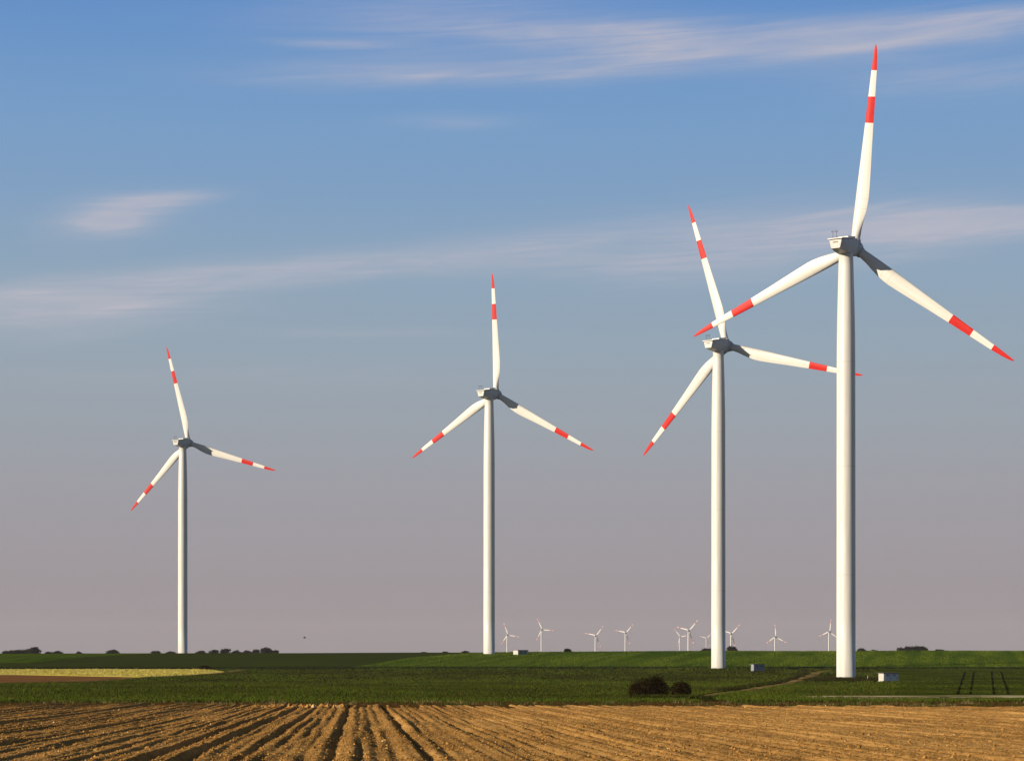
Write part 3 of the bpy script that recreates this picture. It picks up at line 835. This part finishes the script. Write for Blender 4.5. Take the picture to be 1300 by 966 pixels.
def math_node(op, a, b=None, c=None, clamp=False):
    m = N.new('ShaderNodeMath'); m.operation = op; m.use_clamp = clamp
    for i, v in enumerate((a, b, c)):
        if v is None: continue
        if isinstance(v, (int, float)): m.inputs[i].default_value = v
        else: L.new(v, m.inputs[i])
    return m.outputs[0]


tc = N.new('ShaderNodeTexCoord'); sep = N.new('ShaderNodeSeparateXYZ'); L.new(tc.outputs['Generated'], sep.inputs[0])
sx, sy, sz_ = sep.outputs
az_ = math_node('ARCTAN2', sx, sy)
hyp = math_node('SQRT', math_node('ADD', math_node('MULTIPLY', sx, sx), math_node('MULTIPLY', sy, sy)))
el = math_node('DIVIDE', sz_, math_node('MAXIMUM', hyp, 0.001))
E0, E1 = -0.02, 0.60
fac = math_node('DIVIDE', math_node('SUBTRACT', el, E0), E1 - E0, clamp=True)
rp = N.new('ShaderNodeValToRGB'); L.new(fac, rp.inputs['Fac'])
SKY = [(835, 149, 139, 142), (790, 153, 143, 147), (700, 157, 152, 157), (620, 157, 157, 164), (540, 154, 162, 171), (450, 149, 165, 179), (350, 141, 165, 187), (250, 128, 160, 194),
       (150, 118, 157, 199), (60, 106, 149, 199), (0, 98, 143, 199), (-300, 80, 125, 196)]
cr = rp.color_ramp
for i, (py, r, g, b_) in enumerate(SKY):
    p_ = ((822 - py) / 2600.0 - E0) / (E1 - E0)
    e_ = cr.elements[i] if i < 2 else cr.elements.new(p_)
    e_.position = p_; e_.color = (*lin(r, g, b_), 1)
gain = 1.0 / (STR * 2 ** EXPOSURE)

grp = bpy.data.node_groups.new('wisp', 'ShaderNodeTree')
for nm in ('a', 'e', 'a0', 'e0', 'slope', 'la', 'le', 'amp'):
    grp.interface.new_socket(nm, in_out='INPUT', socket_type='NodeSocketFloat')
grp.interface.new_socket('v', in_out='OUTPUT', socket_type='NodeSocketFloat')
_N, _L = N, L
N, L = grp.nodes, grp.links
gi = N.new('NodeGroupInput'); go = N.new('NodeGroupOutput'); I = gi.outputs
da = math_node('SUBTRACT', I['a'], I['a0'])
de = math_node('SUBTRACT', math_node('SUBTRACT', I['e'], I['e0']), math_node('MULTIPLY', da, I['slope']))
uu = math_node('DIVIDE', da, I['la']); vv = math_node('DIVIDE', de, I['le'])
g = math_node('POWER', 2.71828, math_node('MULTIPLY', math_node('ADD', math_node('MULTIPLY', uu, uu), math_node('MULTIPLY', vv, vv)), -1.0))
L.new(math_node('MULTIPLY', g, I['amp']), go.inputs[0])
N, L = _N, _L

# warped coordinates make the wisps' outlines ragged
cmb = N.new('ShaderNodeCombineXYZ'); L.new(math_node('MULTIPLY', az_, 6.0), cmb.inputs[0]); L.new(math_node('MULTIPLY', math_node('SUBTRACT', el, math_node('MULTIPLY', az_, 0.07)), 30.0), cmb.inputs[1])
nz = N.new('ShaderNodeTexNoise'); nz.inputs['Scale'].default_value = 1.6; nz.inputs['Detail'].default_value = 7; nz.inputs['Roughness'].default_value = 0.55; nz.inputs['Distortion'].default_value = 0.8
L.new(cmb.outputs[0], nz.inputs['Vector'])
nz2 = N.new('ShaderNodeTexNoise'); nz2.inputs['Scale'].default_value = 0.55; nz2.inputs['Detail'].default_value = 4
L.new(cmb.outputs[0], nz2.inputs['Vector'])
aw = math_node('ADD', az_, math_node('MULTIPLY', math_node('SUBTRACT', nz2.outputs['Fac'], 0.5), 0.05))
ew = math_node('ADD', el, math_node('MULTIPLY', math_node('SUBTRACT', nz2.outputs['Fac'], 0.5), 0.018))
WISPS = [  # px, py, slope (up to the right), half length px, half height px, amount
    (1150, 38, 0.03, 270, 17, 1.0), (1060, 58, 0.02, 200, 13, 0.6), (740, 38, 0.0, 160, 12, 0.85), (620, 92, 0.02, 280, 16, 0.6), (430, 58, -0.01, 70, 5, 0.6), (900, 62, -0.02, 180, 28, 0.6), (560, 30, 0.0, 200, 40, 0.45),
    (140, 275, 0.17, 70, 24, 1.0), (215, 252, 0.14, 62, 11, 0.8), (130, 285, 0.0, 40, 12, 0.5),
    (60, 384, 0.10, 180, 24, 0.9), (330, 352, 0.09, 200, 15, 0.7), (620, 324, 0.07, 230, 22, 0.5), (100, 400, 0.1, 150, 30, 0.35), (990, 304, 0.04, 250, 40, 0.75), (1250, 286, 0.03, 170, 20, 1.15),
    (1070, 270, 0.10, 75, 4, 0.6), (440, 423, 0.0, 140, 7, 0.25), (560, 160, 0.0, 70, 10, 0.3), (850, 325, 0.08, 130, 12, 0.4), (300, 480, 0.02, 300, 20, 0.12), (1230, 92, 0.0, 170, 30, 0.4)]
tot = None
for px, py, sl, la, le, am in WISPS:
    g = N.new('ShaderNodeGroup'); g.node_tree = grp
    L.new(aw, g.inputs['a']); L.new(ew, g.inputs['e'])
    a0 = math.atan((px - 650) / 2600.0)
    for nm, v in (('a0', a0), ('e0', (822 - py) / 2600.0 * math.cos(a0)), ('slope', sl), ('la', la / 2600.0), ('le', le / 2600.0), ('amp', am)):
        g.inputs[nm].default_value = v
    tot = g.outputs[0] if tot is None else math_node('ADD', tot, g.outputs[0])
nf = math_node('MULTIPLY_ADD', nz.outputs['Fac'], 2.2, -0.45, clamp=True)
cm3 = N.new('ShaderNodeCombineXYZ'); L.new(math_node('MULTIPLY', az_, 9.0), cm3.inputs[0]); L.new(math_node('MULTIPLY', math_node('SUBTRACT', el, math_node('MULTIPLY', az_, 0.05)), 190.0), cm3.inputs[1])
nz3 = N.new('ShaderNodeTexNoise'); nz3.inputs['Scale'].default_value = 1.0; nz3.inputs['Detail'].default_value = 6; nz3.inputs['Roughness'].default_value = 0.6; nz3.inputs['Distortion'].default_value = 1.2
L.new(cm3.outputs[0], nz3.inputs['Vector'])
tot = math_node('MULTIPLY', tot, math_node('MULTIPLY_ADD', nz3.outputs['Fac'], 2.3, -0.15))
cl = math_node('MULTIPLY', math_node('MINIMUM', tot, 1.0), math_node('MULTIPLY_ADD', nf, 0.75, 0.25))
cl = math_node('MULTIPLY', cl, 0.80, clamp=True)
mc = N.new('ShaderNodeMixRGB'); L.new(cl, mc.inputs['Fac']); L.new(rp.outputs['Color'], mc.inputs['Color1']); mc.inputs['Color2'].default_value = (*lin(192, 188, 198), 1)
gn = N.new('ShaderNodeMixRGB'); gn.blend_type = 'MULTIPLY'; gn.inputs['Fac'].default_value = 1
L.new(mc.outputs['Color'], gn.inputs['Color1']); gn.inputs['Color2'].default_value = (gain, gain, gain, 1)
sk = N.new('ShaderNodeTexSky'); sk.sky_type = 'NISHITA'; sk.sun_disc = False
sk.sun_elevation = SUN_EL; sk.sun_rotation = math.pi + SUN_PSI; sk.dust_density = 2.0
hi = math_node('DIVIDE', math_node('SUBTRACT', el, 0.34), 0.22, clamp=True)
ms = N.new('ShaderNodeMixRGB'); L.new(hi, ms.inputs['Fac']); L.new(gn.outputs['Color'], ms.inputs['Color1']); dim = N.new('ShaderNodeMixRGB'); dim.blend_type = 'MULTIPLY'; dim.inputs['Fac'].default_value = 1; dim.inputs['Color2'].default_value = (0.55, 0.55, 0.55, 1)
L.new(sk.outputs['Color'], dim.inputs['Color1']); L.new(dim.outputs['Color'], ms.inputs['Color2'])
L.new(ms.outputs['Color'], bg.inputs['Color'])

# ------------------------------------------------------------------ air
b = MB(); b.box(-13400, 13400, -480, 14300, -75, 185)
mh = bpy.data.materials.new('haze_air'); mh.use_nodes = True
hn = mh.node_tree; hn.nodes.remove(hn.nodes['Principled BSDF'])
pv = hn.nodes.new('ShaderNodeVolumePrincipled'); pv.inputs['Density'].default_value = HAZE
pv.inputs['Color'].default_value = (0.80, 0.80, 0.88, 1); pv.inputs['Anisotropy'].default_value = 0.0
hn.links.new(pv.outputs[0], hn.nodes['Material Output'].inputs['Volume'])
tag(b.build('haze', mh), 'thin evening haze over the whole plain', 'haze', kind='stuff')

# ------------------------------------------------------------------ sun, camera, colour
sl = bpy.data.lights.new('sun', 'SUN'); sl.energy = 4.8; sl.angle = R(0.5); sl.color = (1.0, 0.845, 0.64)
so = bpy.data.objects.new('sun', sl); COL.objects.link(so)
to_sun = Vector((-math.sin(SUN_PSI) * math.cos(SUN_EL), -math.cos(SUN_PSI) * math.cos(SUN_EL), math.sin(SUN_EL)))
so.rotation_euler = to_sun.to_track_quat('Z', 'Y').to_euler()
so.location = (-60, -40, 60)

cd = bpy.data.cameras.new('camera'); cam = bpy.data.objects.new('camera', cd); COL.objects.link(cam)
cam.location = (0, 0, EYE); cam.rotation_euler = (R(90), 0, 0)
cd.sensor_width = 36; cd.sensor_fit = 'HORIZONTAL'; cd.lens = 36 * F
cd.shift_y = (822 - 483) / 1300.0
cd.clip_start = 0.5; cd.clip_end = 60000
scene.camera = cam

scene.view_settings.view_transform = 'Standard'; scene.view_settings.look = 'None'
scene.view_settings.exposure = EXPOSURE; scene.view_settings.gamma = 1.0
scene.view_settings.use_curve_mapping = False
scene.render.engine = 'CYCLES'
scene.cycles.max_bounces = 6; scene.cycles.diffuse_bounces = 3; scene.cycles.transparent_max_bounces = 8
